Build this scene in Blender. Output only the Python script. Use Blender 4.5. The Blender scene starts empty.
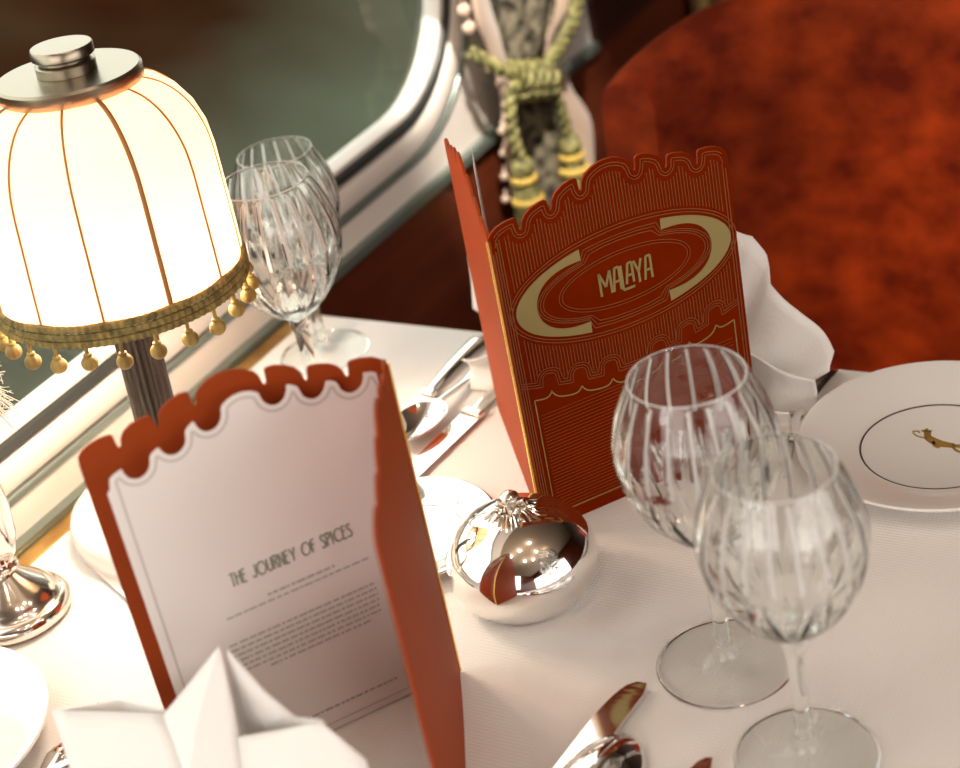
import bpy, bmesh, math, random
from math import sin, cos, pi, radians as R, sqrt
from mathutils import Vector, Matrix, noise
random.seed(7)
sc = bpy.context.scene
COL = sc.collection
S = 0.01                      # all builders work in centimetres; table top is z = 0

# ------------------------------------------------------------------ camera
F, PITCH, ROLL, YAW, CAMH = 1745.055, 0.5125329, -0.2042519, -0.6018069, 0.61754
fw = Vector((sin(YAW)*cos(PITCH), cos(YAW)*cos(PITCH), -sin(PITCH)))
rt = Vector((cos(YAW), -sin(YAW), 0)); up = rt.cross(fw)
ri = cos(ROLL)*rt + sin(ROLL)*up
ui = -sin(ROLL)*rt + cos(ROLL)*up
cam = bpy.data.objects.new('camera', bpy.data.cameras.new('camera')); COL.objects.link(cam)
m = Matrix.Identity(4)
for i in range(3):
    m[i][0], m[i][1], m[i][2] = ri[i], ui[i], -fw[i]
m.translation = (0, 0, CAMH)
cam.matrix_world = m
cam.data.sensor_width = 36; cam.data.lens = F/960*36
cam.data.clip_start = 0.02; cam.data.clip_end = 200
cam.data.dof.use_dof = True; cam.data.dof.focus_distance = 1.04; cam.data.dof.aperture_fstop = 5.8
sc.camera = cam

# ------------------------------------------------------------------ light
sc.view_settings.view_transform = 'Standard'; sc.view_settings.look = 'None'
sc.view_settings.exposure = 0.0; sc.view_settings.gamma = 1; sc.view_settings.use_curve_mapping = False
w = bpy.data.worlds.new('overcast_sky'); sc.world = w; w.use_nodes = True
bg = w.node_tree.nodes['Background']; bg.inputs[0].default_value = (1.0, .95, .90, 1); bg.inputs[1].default_value = 2.9

def lamp(name, kind, loc, energy, col, size=None, aim=None, sizey=None):
    l = bpy.data.lights.new(name, kind); l.energy = energy; l.color = col
    if kind == 'AREA':
        l.shape = 'RECTANGLE'; l.size = size; l.size_y = sizey or size
    elif size: l.shadow_soft_size = size
    o = bpy.data.objects.new(name, l); COL.objects.link(o); o.location = loc
    if aim is not None:
        o.rotation_euler = (Vector(aim)-Vector(loc)).to_track_quat('-Z', 'Y').to_euler()
    return o
# daylight from the windows on the far side of the aisle, and the car's warm ceiling lamps; the fills are added
lamp('aisle_window_light', 'AREA', (1.65, 0.30, 0.75), 3, (1.0, .86, .76), 1.5, (-.4, .7, 0), .7)
lamp('near_fill_light', 'AREA', (-.42, -.85, 0.52), 11.2, (1.0, .92, .86), 1.3, (-.5, .6, 0.08), .8)  # added area standing clear of the wall, brightens the open page and napkin
sp = lamp('chair_fill_spot', 'SPOT', (.25, .72, .62), 75, (1, .68, .40), .05, (-.26, 1.28, -.03))  # added spot without a fixture, brightens the right of the velvet back
sp.data.spot_size = R(27); sp.data.spot_blend = 1.0
CEIL = [(-.30, .40), (.35, .2), (-.20, .75), (.5, .8), (.1, .0), (.2, .55), (-.45, .1), (.7, .4)]
wd = lamp('corner_fill_spot', 'SPOT', (-.30, .80, 1.22), 170, (1, .90, .78), .03, (-.84, 1.37, .03))  # added spot without a fixture, lifts the cream wall and curtain corner
wd.data.spot_size = R(14); wd.data.spot_blend = .6
for cx, cy in CEIL:
    lamp('ceiling_lamp_light', 'POINT', (cx, cy, 1.30), 2.0, (1, .84, .71), .03)

sc.cycles.max_bounces = 16; sc.cycles.transmission_bounces = 14; sc.cycles.transparent_max_bounces = 16
sc.cycles.glossy_bounces = 6; sc.cycles.diffuse_bounces = 4
sc.cycles.blur_glossy = 0.6; sc.cycles.sample_clamp_indirect = 6
sc.cycles.use_denoising = True

# ------------------------------------------------------------------ materials
def mat(name, col=(.8, .8, .8), rough=.5, metal=0., **kw):
    mt = bpy.data.materials.new(name); mt.use_nodes = True
    b = mt.node_tree.nodes['Principled BSDF']
    b.inputs['Base Color'].default_value = (*col, 1); b.inputs['Roughness'].default_value = rough
    b.inputs['Metallic'].default_value = metal
    for k, v in kw.items():
        b.inputs[k.replace('_', ' ')].default_value = v
    return mt
def N(mt, t, **kw):
    n = mt.node_tree.nodes.new(t)
    for k, v in kw.items(): setattr(n, k, v)
    return n
def L(mt, a, b): mt.node_tree.links.new(a, b)
def BS(mt): return mt.node_tree.nodes['Principled BSDF']
def noisecol(mt, c1, c2, scale=10, detail=4, lo=.35, hi=.65, stretch=(1, 1, 1), bump=0, bdist=.001):
    tc = N(mt, 'ShaderNodeTexCoord'); mp = N(mt, 'ShaderNodeMapping'); mp.inputs['Scale'].default_value = stretch
    nz = N(mt, 'ShaderNodeTexNoise'); nz.inputs['Scale'].default_value = scale; nz.inputs['Detail'].default_value = detail
    cr = N(mt, 'ShaderNodeValToRGB'); e = cr.color_ramp.elements
    e[0].position, e[1].position = lo, hi; e[0].color, e[1].color = (*c1, 1), (*c2, 1)
    L(mt, tc.outputs['Object'], mp.inputs[0]); L(mt, mp.outputs[0], nz.inputs['Vector'])
    L(mt, nz.outputs[0], cr.inputs[0]); L(mt, cr.outputs[0], BS(mt).inputs['Base Color'])
    if bump:
        bp = N(mt, 'ShaderNodeBump'); bp.inputs['Strength'].default_value = bump; bp.inputs['Distance'].default_value = bdist
        L(mt, nz.outputs[0], bp.inputs['Height']); L(mt, bp.outputs[0], BS(mt).inputs['Normal'])
    return mt

M = {}
def cloth_mat(name, col, cell, depth, rough=.85):
    mt = mat(name, col, rough); BS(mt).inputs['Sheen Weight'].default_value = .15
    tc = N(mt, 'ShaderNodeTexCoord'); ws = []
    for d in ('X', 'Y'):
        wv = N(mt, 'ShaderNodeTexWave', wave_type='BANDS', bands_direction=d); wv.inputs['Scale'].default_value = cell
        wv.inputs['Distortion'].default_value = .6
        L(mt, tc.outputs['Object'], wv.inputs['Vector']); ws.append(wv)
    mx = N(mt, 'ShaderNodeMath', operation='MULTIPLY'); L(mt, ws[0].outputs[1], mx.inputs[0]); L(mt, ws[1].outputs[1], mx.inputs[1])
    bp = N(mt, 'ShaderNodeBump'); bp.inputs['Strength'].default_value = .7; bp.inputs['Distance'].default_value = depth
    L(mt, mx.outputs[0], bp.inputs['Height']); L(mt, bp.outputs[0], BS(mt).inputs['Normal'])
    cr = N(mt, 'ShaderNodeValToRGB'); cr.color_ramp.elements[0].color = (*[c*.94 for c in col], 1); cr.color_ramp.elements[1].color = (*col, 1)
    L(mt, mx.outputs[0], cr.inputs[0]); L(mt, cr.outputs[0], BS(mt).inputs['Base Color'])
    return mt
M['cloth'] = cloth_mat('white_damask', (.82, .79, .76), 125, .0003)
M['napkin'] = cloth_mat('white_linen', (.83, .81, .78), 420, .00008)
M['china'] = mat('white_china', (.80, .77, .73), .12, 0, Coat_Weight=.5, Coat_Roughness=.05)
M['china_line'] = mat('dark_green_glaze_line', (.035, .03, .018), .3)
M['china_gold'] = mat('gold_glaze', (.52, .30, .07), .35, .5)
M['silver'] = mat('polished_silver', (.90, .87, .83), .07, 1)
M['silver_worn'] = noisecol(mat('worn_silver', (.8, .76, .7), .14, 1), (.72, .66, .58), (.92, .88, .82), 60)
M['nickel'] = mat('aged_nickel', (.33, .285, .21), .3, 1)
M['enamel'] = mat('ivory_enamel', (.84, .80, .74), .25)
M['nickel_dark'] = mat('dark_nickel', (.085, .070, .058), .34, .85)
M['brass'] = noisecol(mat('aged_brass', (.6, .36, .1), .35, .85), (.42, .24, .07), (.66, .42, .14), 30)
M['gilt'] = mat('gilt_edge', (.95, .62, .16), .25, .9)
M['terracotta'] = noisecol(mat('terracotta_card', (.15, .014, .001), .6, 0, Specular_IOR_Level=.0), (.142, .012, .0004), (.158, .014, .0006), 40)
M['terracotta_in'] = mat('plain_terracotta_card', (.29, .046, .008), .6, 0, Specular_IOR_Level=.1)
M['copper_line'] = mat('copper_foil_line', (.235, .062, .011), .45, .3)
M['pale_gold'] = mat('pale_gold_foil', (.28, .215, .075), .45, .3)
M['paper'] = mat('white_menu_paper', (.80, .77, .74), .75)
M['paper_line'] = mat('grey_pressed_line', (.56, .54, .50), .75)
M['ink'] = mat('grey_green_ink', (.27, .31, .25), .7)
M['ink_soft'] = mat('soft_grey_ink', (.46, .46, .42), .75)
M['velvet'] = noisecol(mat('rust_crushed_velvet', (.3, .05, .012), .75, 0, Specular_IOR_Level=.1, Sheen_Weight=.10, Sheen_Roughness=.4), (.09, .0075, .001), (.28, .034, .004), 24, 6, .34, .72, (1, 1, 1.2), .35, .006)
BS(M['velvet']).inputs['Sheen Tint'].default_value = (.9, .18, .04, 1)
M['wood'] = noisecol(mat('red_mahogany', (.10, .025, .012), .3, 0, Coat_Weight=.25), (.085, .017, .007), (.165, .037, .014), 6, 6, .3, .7, (1, .6, 6))
M['wood_dark'] = noisecol(mat('dark_mahogany', (.04, .012, .008), .4), (.028, .008, .005), (.05, .015, .008), 6, 6, .3, .7, (1, .6, 6))
M['cream'] = mat('cream_lacquer', (.80, .75, .69), .38)
M['frame'] = mat('pale_enamel_frame', (.74, .69, .63), .45, 0)
M['gasket'] = mat('black_rubber_gasket', (.03, .035, .033), .45)
M['groove'] = mat('grey_metal_teal_shade', (.20, .25, .225), .35, .5)  # grey metal trim, the teal shadow along it put into the colour
M['floor'] = noisecol(mat('brown_carpet', (.07, .03, .02), .95), (.05, .02, .014), (.09, .035, .02), 60)
M['ceiling'] = mat('cream_ceiling', (.32, .25, .18), .6)
M['rope'] = noisecol(mat('green_gold_cord', (.34, .32, .12), .65), (.075, .072, .020), (.33, .31, .115), 110)
M['gold_cord'] = mat('gold_thread', (.60, .42, .09), .55)
M['braid'] = noisecol(mat('olive_gold_braid', (.25, .19, .05), .7), (.11, .085, .02), (.27, .20, .055), 150)
M['pompom'] = noisecol(mat('old_gold_thread_bobble', (.26, .17, .03), .6), (.17, .105, .018), (.38, .26, .06), 160, 3, .35, .65, (1, 1, .15), .5, .0006)
M['border'] = mat('rose_beige_silk', (.60, .44, .33), .55, 0, Sheen_Weight=.3)
M['brocade'] = noisecol(mat('grey_green_floral_brocade', (.2, .18, .12), .7), (.024, .021, .014), (.25, .22, .15), 90, 5, .38, .62, (1, 1, 1), .3, .002)
M['gold_stripe'] = mat('striped_gold_silk', (.3, .2, .06), .6)
mt = M['gold_stripe']; tc = N(mt, 'ShaderNodeTexCoord'); wv = N(mt, 'ShaderNodeTexWave', wave_type='BANDS', bands_direction='Y'); wv.inputs['Scale'].default_value = 9
cr = N(mt, 'ShaderNodeValToRGB'); cr.color_ramp.elements[0].color = (.09, .035, .012, 1); cr.color_ramp.elements[1].color = (.42, .27, .07, 1)
L(mt, tc.outputs['Object'], wv.inputs['Vector']); L(mt, wv.outputs[0], cr.inputs[0]); L(mt, cr.outputs[0], BS(mt).inputs['Base Color'])
M['feather'] = mat('pale_dried_flower', (.78, .72, .64), .8)
M['rib'] = mat('bronze_seam_ribbon', (.34, .15, .045), .6)
M['steel_wire'] = mat('dark_handle', (.16, .08, .04), .4)

def glass_mat(name, col=(1, 1, 1), rough=0., ior=1.5):
    mt = bpy.data.materials.new(name); mt.use_nodes = True; nt = mt.node_tree
    nt.nodes.remove(nt.nodes['Principled BSDF']); g = nt.nodes.new('ShaderNodeBsdfGlass')
    g.inputs['Color'].default_value = (*col, 1); g.inputs['Roughness'].default_value = rough; g.inputs['IOR'].default_value = ior
    L(mt, g.outputs[0], nt.nodes['Material Output'].inputs[0]); return mt
mt = M['thin_glass'] = bpy.data.materials.new('thin_clear_crystal'); mt.use_nodes = True; nt = mt.node_tree
nt.nodes.remove(BS(mt)); t_ = N(mt, 'ShaderNodeBsdfTransparent'); t_.inputs[0].default_value = (.975, .985, .98, 1)
gl = N(mt, 'ShaderNodeBsdfGlossy'); gl.inputs['Roughness'].default_value = .01
lw = N(mt, 'ShaderNodeLayerWeight'); lw.inputs[0].default_value = .5
pw = N(mt, 'ShaderNodeMath', operation='POWER'); L(mt, lw.outputs[1], pw.inputs[0]); pw.inputs[1].default_value = 5
fr = N(mt, 'ShaderNodeMath', operation='MULTIPLY_ADD'); L(mt, pw.outputs[0], fr.inputs[0]); fr.inputs[1].default_value = .9; fr.inputs[2].default_value = .04
mx = N(mt, 'ShaderNodeMixShader'); L(mt, fr.outputs[0], mx.inputs[0]); L(mt, t_.outputs[0], mx.inputs[1]); L(mt, gl.outputs[0], mx.inputs[2])
L(mt, mx.outputs[0], nt.nodes['Material Output'].inputs[0])
M['glass'] = glass_mat('lead_crystal', (.985, .995, .99), 0., 1.5)
mt = M['cut'] = bpy.data.materials.new('frosted_cut_line'); mt.use_nodes = True
nt = mt.node_tree; b = BS(mt); b.inputs['Base Color'].default_value = (.93, .93, .91, 1); b.inputs['Roughness'].default_value = .35
g = N(mt, 'ShaderNodeBsdfTranslucent'); g.inputs['Color'].default_value = (.93, .93, .91, 1)
mx = N(mt, 'ShaderNodeMixShader'); mx.inputs[0].default_value = .5
L(mt, g.outputs[0], mx.inputs[1]); L(mt, b.outputs[0], mx.inputs[2]); L(mt, mx.outputs[0], nt.nodes['Material Output'].inputs[0])
mt = M['pane'] = bpy.data.materials.new('window_glass'); mt.use_nodes = True; nt = mt.node_tree
nt.nodes.remove(BS(mt)); t = N(mt, 'ShaderNodeBsdfTransparent'); t.inputs[0].default_value = (.82, .90, .87, 1)
gl = N(mt, 'ShaderNodeBsdfGlossy'); gl.inputs['Roughness'].default_value = .02
lw = N(mt, 'ShaderNodeLayerWeight'); lw.inputs[0].default_value = .5
pw = N(mt, 'ShaderNodeMath', operation='POWER'); L(mt, lw.outputs[1], pw.inputs[0]); pw.inputs[1].default_value = 5
fr = N(mt, 'ShaderNodeMath', operation='MULTIPLY_ADD'); L(mt, pw.outputs[0], fr.inputs[0]); fr.inputs[1].default_value = .9; fr.inputs[2].default_value = .04
mx = N(mt, 'ShaderNodeMixShader'); L(mt, fr.outputs[0], mx.inputs[0]); L(mt, t.outputs[0], mx.inputs[1]); L(mt, gl.outputs[0], mx.inputs[2])
L(mt, mx.outputs[0], nt.nodes['Material Output'].inputs[0])
mt = M['shade'] = bpy.data.materials.new('ivory_silk_shade'); mt.use_nodes = True; nt = mt.node_tree
b = BS(mt); b.inputs['Base Color'].default_value = (.88, .80, .68, 1); b.inputs['Roughness'].default_value = .7
tr = N(mt, 'ShaderNodeBsdfTranslucent'); tr.inputs[0].default_value = (.86, .45, .265, 1)
mx = N(mt, 'ShaderNodeMixShader'); mx.inputs[0].default_value = .62
L(mt, b.outputs[0], mx.inputs[1]); L(mt, tr.outputs[0], mx.inputs[2]); L(mt, mx.outputs[0], nt.nodes['Material Output'].inputs[0])
mt = M['bulb'] = bpy.data.materials.new('lit_bulb'); mt.use_nodes = True
BS(mt).inputs['Emission Color'].default_value = (1, .75, .45, 1); BS(mt).inputs['Emission Strength'].default_value = 20

# ------------------------------------------------------------------ builders
def thing(name, label, cat, loc=(0, 0, 0), rz=0, group=None):
    o = bpy.data.objects.new(name, None); COL.objects.link(o); o.empty_display_size = .02
    o.location = [c*S for c in loc]; o.rotation_euler = (0, 0, rz)
    tag(o, label, cat, group); return o
def tag(o, label, cat, group=None):
    o['label'] = label; o['category'] = cat
    if group: o['group'] = group
    return o
def ob(name, geo, mats, parent=None, smooth=True, label=None, loc=None, mi=None):
    v, f = geo[0], geo[1]
    me = bpy.data.meshes.new(name)
    me.from_pydata([[c*S for c in p] for p in v], [], f)
    for k in (mats if isinstance(mats, (list, tuple)) else [mats]): me.materials.append(M[k])
    if len(geo) > 2 and mi is None: mi = geo[2]
    if mi: me.polygons.foreach_set('material_index', mi)
    if smooth: me.polygons.foreach_set('use_smooth', [True]*len(f))
    bm = bmesh.new(); bm.from_mesh(me)
    if not getattr(ob, 'keep', False): bmesh.ops.recalc_face_normals(bm, faces=bm.faces)
    bm.to_mesh(me); bm.free(); me.update()
    if smooth:
        try: me.set_sharp_from_angle(angle=R(42))
        except Exception: pass
    o = bpy.data.objects.new(name, me); COL.objects.link(o)
    if parent: o.parent = parent
    if loc: o.location = [c*S for c in loc]
    if label: o['label'] = label
    return o
def join(*gs):
    V, Fc, mi = [], [], []
    for g in gs:
        k = len(V); V += [tuple(p) for p in g[0]]; Fc += [tuple(i+k for i in f) for f in g[1]]
        mi += list(g[2]) if len(g) > 2 else [0]*len(g[1])
    return V, Fc, mi
def withmat(g, i): return g[0], g[1], [i]*len(g[1])
def xf(g, mtx): return ([tuple(mtx @ Vector(p)) for p in g[0]],) + tuple(g[1:])
def tr_(g, x, y, z, rz=0): return xf(g, Matrix.Translation((x, y, z)) @ Matrix.Rotation(rz, 4, 'Z'))
def box(x0, x1, y0, y1, z0, z1):
    v = [(x, y, z) for x in (x0, x1) for y in (y0, y1) for z in (z0, z1)]
    return v, [(0, 1, 3, 2), (4, 6, 7, 5), (0, 4, 5, 1), (2, 3, 7, 6), (0, 2, 6, 4), (1, 5, 7, 3)]
def lathe(prof, n=48, rfun=None, caps=True):
    v, f = [], []
    for j, (r, z) in enumerate(prof):
        for i in range(n):
            a = 2*pi*i/n; rr = rfun(r, z, a) if rfun else r
            v.append((rr*cos(a), rr*sin(a), z))
    for j in range(len(prof)-1):
        for i in range(n):
            k = (i+1) % n; f.append((j*n+i, j*n+k, j*n+n+k, j*n+n+i))
    if caps:
        f.append(tuple(range(n-1, -1, -1))); f.append(tuple((len(prof)-1)*n+i for i in range(n)))
    return v, f
def smooth_pts(pts, k=6):
    pts = [Vector(p) for p in pts]; out = []
    for i in range(len(pts)-1):
        p0 = pts[max(i-1, 0)]; p1 = pts[i]; p2 = pts[i+1]; p3 = pts[min(i+2, len(pts)-1)]
        for j in range(k):
            t = j/k; out.append(.5*((2*p1)+(p2-p0)*t+(2*p0-5*p1+4*p2-p3)*t*t+(3*p1-p0-3*p2+p3)*t**3))
    out.append(pts[-1]); return out
def tube(pts, r, n=8, closed=False):
    pts = [Vector(p) for p in pts]; v, f = [], []; m_ = len(pts); nrm = None
    for i, p in enumerate(pts):
        if closed: t = (pts[(i+1) % m_]-pts[i-1])
        else: t = pts[min(i+1, m_-1)]-pts[max(i-1, 0)]
        t.normalize()
        if nrm is None: nrm = t.orthogonal().normalized()
        nrm = (nrm-t*nrm.dot(t)).normalized(); b_ = t.cross(nrm)
        rr = r(i/(m_-1)) if callable(r) else r
        for k in range(n):
            a = 2*pi*k/n; v.append(tuple(p+(nrm*cos(a)+b_*sin(a))*rr))
    for i in range(m_ if closed else m_-1):
        j = (i+1) % m_
        for k in range(n):
            l = (k+1) % n; f.append((i*n+k, i*n+l, j*n+l, j*n+k))
    if not closed: f += [tuple(range(n-1, -1, -1)), tuple((m_-1)*n+k for k in range(n))]
    return v, f
def rope(pts, r, pitch=2.0, strands=2, n=6, k=6):
    pts = smooth_pts(pts, k); d = 0; gs = []; acc = [0]
    for i in range(1, len(pts)): acc.append(acc[-1]+(pts[i]-pts[i-1]).length)
    for s_ in range(strands):
        q = []; nrm = None
        steps = max(8, int(acc[-1]/pitch*8))
        j = 0
        for i in range(steps+1):
            t_ = acc[-1]*i/steps
            while j < len(acc)-2 and acc[j+1] < t_: j += 1
            u = (t_-acc[j])/max(1e-6, acc[j+1]-acc[j]); p = pts[j].lerp(pts[j+1], min(1, u)); tg = (pts[j+1]-pts[j]).normalized()
            if nrm is None: nrm = tg.orthogonal().normalized()
            nrm = (nrm-tg*nrm.dot(tg)).normalized(); b_ = tg.cross(nrm); a = 2*pi*(t_/pitch+s_/strands)
            q.append(p+(nrm*cos(a)+b_*sin(a))*r*.55)
        gs.append(tube(q, r*.58, n))
    return join(*gs)
def ball(r, n=16, c=(0, 0, 0), sz=1.0):
    m_ = max(6, n//2); prof = [(max(1e-3, r*sin(pi*i/m_)), -r*cos(pi*i/m_)*sz) for i in range(m_+1)]
    return tr_(lathe(prof, n), *c)
def grid(fn, nu, nv, mfun=None):
    v = [fn(i/nu, j/nv) for j in range(nv+1) for i in range(nu+1)]
    f = [(j*(nu+1)+i, j*(nu+1)+i+1, (j+1)*(nu+1)+i+1, (j+1)*(nu+1)+i) for j in range(nv) for i in range(nu)]
    mi = [mfun((i+.5)/nu, (j+.5)/nv) if mfun else 0 for j in range(nv) for i in range(nu)]
    return v, f, mi
def solid(o, t, off=0):
    md = o.modifiers.new('thickness', 'SOLIDIFY'); md.thickness = t*S; md.offset = off; return o
def subd(o, n=1):
    md = o.modifiers.new('smooth', 'SUBSURF'); md.levels = md.render_levels = n; return o
def bevel(o, wd, n=2):
    md = o.modifiers.new('bevel', 'BEVEL'); md.width = wd*S; md.segments = n; md.limit_method = 'ANGLE'; return o
def structure(name, geo, mats, parent=None, smooth=False):
    o = ob(name, geo, mats, parent, smooth)
    if parent is None: o['kind'] = 'structure'
    return o

# ------------------------------------------------------------------ the carriage
WX = -84.3                     # face of the window wall
def rrect(y0, y1, z0, z1, r, n=10):
    p = []
    for cy, cz, a0 in ((y1-r, z0+r, -90), (y1-r, z1-r, 0), (y0+r, z1-r, 90), (y0+r, z0+r, 180)):
        for i in range(n+1):
            a = R(a0+90*i/n); p.append((cy+r*cos(a), cz+r*sin(a)))
    return p
OUT = (8, 134.2, 3.3, 78, 15)
def ringpts(d): return rrect(OUT[0]+d, OUT[1]-d, OUT[2]+d, OUT[3]-d, OUT[4]-d*.85)
# wall above the dado with its window opening
hole = ringpts(0.0); n_ = len(hole)
def wall_with_hole(x, y0, y1, z0, z1, hole):
    v = [(x, y, z) for y, z in hole]; cor = [(y1, z0), (y1, z1), (y0, z1), (y0, z0)]
    k = len(v); v += [(x, *c) for c in cor]; f = []; q = len(hole)//4
    for c in range(4):
        for i in range(q-1): f.append((c*q+i, c*q+i+1, k+c))
        f.append((c*q+q-1, ((c+1)*q) % len(hole), k+(c+1) % 4, k+c))
    return v, f
structure('wall_left', join(withmat(wall_with_hole(WX, -20, 156, .3, 96, hole), 0),
                            withmat(box(WX-4, WX+.25, -150, 300, -74, -.45), 1),
                            withmat(box(WX-4, WX+.6, 156, 178, -.45, 96), 2),
                            withmat(box(WX-4, WX+.0, 226, 300, -.45, 96), 2),
                            withmat(box(WX-4, WX+.0, -150, -120, -.45, 96), 2),
                            withmat(box(WX-4, WX+.0, -30, -20, -.45, 96), 2),
                            withmat(box(WX-4, WX+.2, -150, 300, 96, 142), 0)), ['cream', 'wood', 'wood_dark'])
structure('trim_1', join(box(WX, WX+.9, -20, 156, -.5, .35)), 'groove')
o = structure('trim_2', box(WX+.9, -81.7, 30, 98.2, -1.6, -.05), 'brass'); bevel(o, .3, 3)
# window: nested rounded frames, gasket and glass
win = thing('window_1', 'rounded carriage window', 'window'); win['kind'] = 'structure'
for k in ('label', 'category'): del win[k]
def ring(rows, name, mt_, parent):
    pts = [ringpts(d) for d, x in rows]; n = len(pts[0]); v, f = [], []
    for (d, x), pp in zip(rows, pts): v += [(WX+x, y, z) for y, z in pp]
    for j in range(len(rows)-1):
        for i in range(n): k = (i+1) % n; f.append((j*n+i, j*n+k, j*n+n+k, j*n+n+i))
    return structure(name, (v, f), mt_, parent, True)
ring([(-.55, .02), (-.5, .15), (-.1, .15), (0, -.05), (.35, -.15)], 'outer_seam', 'groove', win)  # frame seam, its teal shadow given as the ring's colour
ring([(.3, -.15), (.42, .12), (.8, .28), (1.9, .28), (2.3, .1), (2.5, -.4)], 'outer_frame', 'frame', win)
ring([(2.45, -.4), (2.7, -.05), (3.4, -.1), (3.7, -.7)], 'gasket', 'gasket', win)
ring([(3.55, -.7), (3.65, -.3), (4.0, -.35), (4.2, -1.0), (4.3, -1.9)], 'inner_frame', 'frame', win)
pp = ringpts(4.2); pn_ = structure('pane', ([(WX-1.5, y, z) for y, z in pp], [tuple(range(len(pp)))]), 'pane', win)
if pn_.data.polygons[0].normal.x < 0: pn_.data.flip_normals()
structure('floor', box(-88, 150, -150, 300, -76, -74), 'floor')
structure('ceiling', box(-88, 150, -150, 300, 142, 146), 'ceiling')
structure('wall_right', join(box(175, 179, -150, 300, -74, -5), box(175, 179, -150, 300, 100, 142), box(175, 179, 120, 300, -5, 100), box(150, 179, -150, 300, -76, -74), box(150, 179, -150, 300, 142, 146)), 'wood')
structure('wall_back', box(-88, 179, -154, -150, -76, 146), 'wood')
structure('wall_front', box(-88, 179, 300, 304, -76, 146), 'wood_dark')
# the bank beyond the window
def bank(u, v):
    x = -170-u*900; y = -500+v*1700
    z = -190+u*330+22*noise.noise((x*.01, y*.006, 0))+6*noise.noise((x*.04, y*.03, 3))
    return (x, y, z)
M['bank'] = noisecol(mat('dark_scrub', (.02, .007, .003), .95, 0, Specular_IOR_Level=0), (.0165, .0058, .0021), (.031, .018, .009), .9, 6, .40, .70)
mt = M['bank']; tc = N(mt, 'ShaderNodeTexCoord'); sx = N(mt, 'ShaderNodeSeparateXYZ'); L(mt, tc.outputs['Object'], sx.inputs[0])
nz = N(mt, 'ShaderNodeTexNoise'); nz.inputs['Scale'].default_value = 1.6; nz.inputs['Detail'].default_value = 5; L(mt, tc.outputs['Object'], nz.inputs['Vector'])
ad = N(mt, 'ShaderNodeMath', operation='MULTIPLY_ADD'); ad.inputs[1].default_value = .7; L(mt, nz.outputs[0], ad.inputs[0]); L(mt, sx.outputs[0], ad.inputs[2])
mr = N(mt, 'ShaderNodeMapRange'); mr.inputs[1].default_value = -3.50; mr.inputs[2].default_value = -2.62; L(mt, ad.outputs[0], mr.inputs[0])
mx = N(mt, 'ShaderNodeMix', data_type='RGBA'); L(mt, mr.outputs[0], mx.inputs[0])
old = [l for l in mt.node_tree.links if l.to_socket == BS(mt).inputs['Base Color']][0].from_socket
L(mt, old, mx.inputs[6]); mx.inputs[7].default_value = (.072, .082, .057, 1); L(mt, mx.outputs[2], BS(mt).inputs['Base Color'])   # grassy verge
structure('embankment', grid(bank, 40, 60), 'bank', None, True)

# ------------------------------------------------------------------ table and cloth
TX0, TX1, TY0, TY1 = -81.6, 8, 18, 97.8
tb = thing('dining_table', 'dining table under the white cloth by the carriage window', 'table', (-37, 58, -74))
o = ob('table_top', box(-44.2, 44.6, -39.5, 39.3, 70.5, 73.6), 'wood_dark', tb, False); bevel(o, .4)
ob('pedestal', join(box(-40, 36, -5, 5, 4, 70.6)), 'wood_dark', tb, False)
o = ob('foot', box(-40, 38, -26, 26, 0, 4), 'wood_dark', tb, False); bevel(o, .5)
def cloth(u, v):
    # u across x, v along y; hanging skirts at the far, near and aisle edges
    W_, D_, H_, r = TX1-TX0, TY1-TY0, 20, .55
    sx = u*(W_+H_); sy = v*(D_+2*H_)-H_
    x = TX0+min(sx, W_); dz = max(0, sx-W_)
    y = TY0+min(max(sy, 0), D_); ez = max(0, -sy, sy-D_)
    z = 0
    z -= dz+ez
    if ez > 0: y += (.5+.5*sin(sx*.55))*min(1, ez/8)*(.9 if sy > 0 else -.9)
    if dz > 0: x += (.5+.5*sin(sy*.5))*min(1, dz/8)*.9
    z += .03*noise.noise((x*.08, y*.08, 0)) if dz+ez == 0 else 0
    return (x, y, z)
us = sorted(set([i/110.4*2.4 for i in range(0, 46)] + [1.0]))
o = ob('tablecloth', grid(cloth, 92, 100), 'cloth')
tag(o, 'white woven tablecloth covering the table beneath the menus and glasses', 'tablecloth')

# ------------------------------------------------------------------ velvet chair
ch = thing('dining_chair', 'rust red velvet tub chair with rounded back, behind the far table edge', 'chair', (-43.5, 116, -74))
def back_pt(a, t, face):
    # a: -1..1 around, t: 0..1 height ; face 0 inside, 1 outside
    th = a*R(78)
    rx = 22.5-(0 if face == 1 else 5.5); ry = 17-(0 if face == 1 else 5.5)
    x = rx*sin(th)/sin(R(78)) if False else rx*sin(th)*1.02; y = ry*cos(th)
    top = 88.9-1.1*abs(a)**2-5.6*max(0, abs(a)-.28)**1.7*1.3
    z = 40+(top-40)*t
    x *= .95+.05*t
    y += (t-.5)*5
    return (x, y, z)
def shell(u, v):
    a = u*2-1
    # v runs up the inside, over the padded top and down the outside
    if v < .42: p = back_pt(a, v/.42*.965, 0)
    elif v > .58: p = back_pt(a, (1-v)/.42*.965, 1)
    else:
        w_ = (v-.42)/.16; p0 = Vector(back_pt(a, .965, 0)); p1 = Vector(back_pt(a, .965, 1)); q = p0.lerp(p1, .5-.5*cos(pi*w_))
        q.z += 2.3*sin(pi*w_); p = tuple(q)
    return p
g = grid(shell, 48, 44)
nv = 44; nu = 48
g = (g[0], list(g[1])+[tuple(j*(nu+1) for j in range(nv+1)), tuple(j*(nu+1)+nu for j in range(nv+1))])
ob('backrest', g, 'velvet', ch)
o = ob('seat', box(-19, 19, -17, 14, 36, 47), 'velvet', ch); bevel(o, 3, 4)
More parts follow.
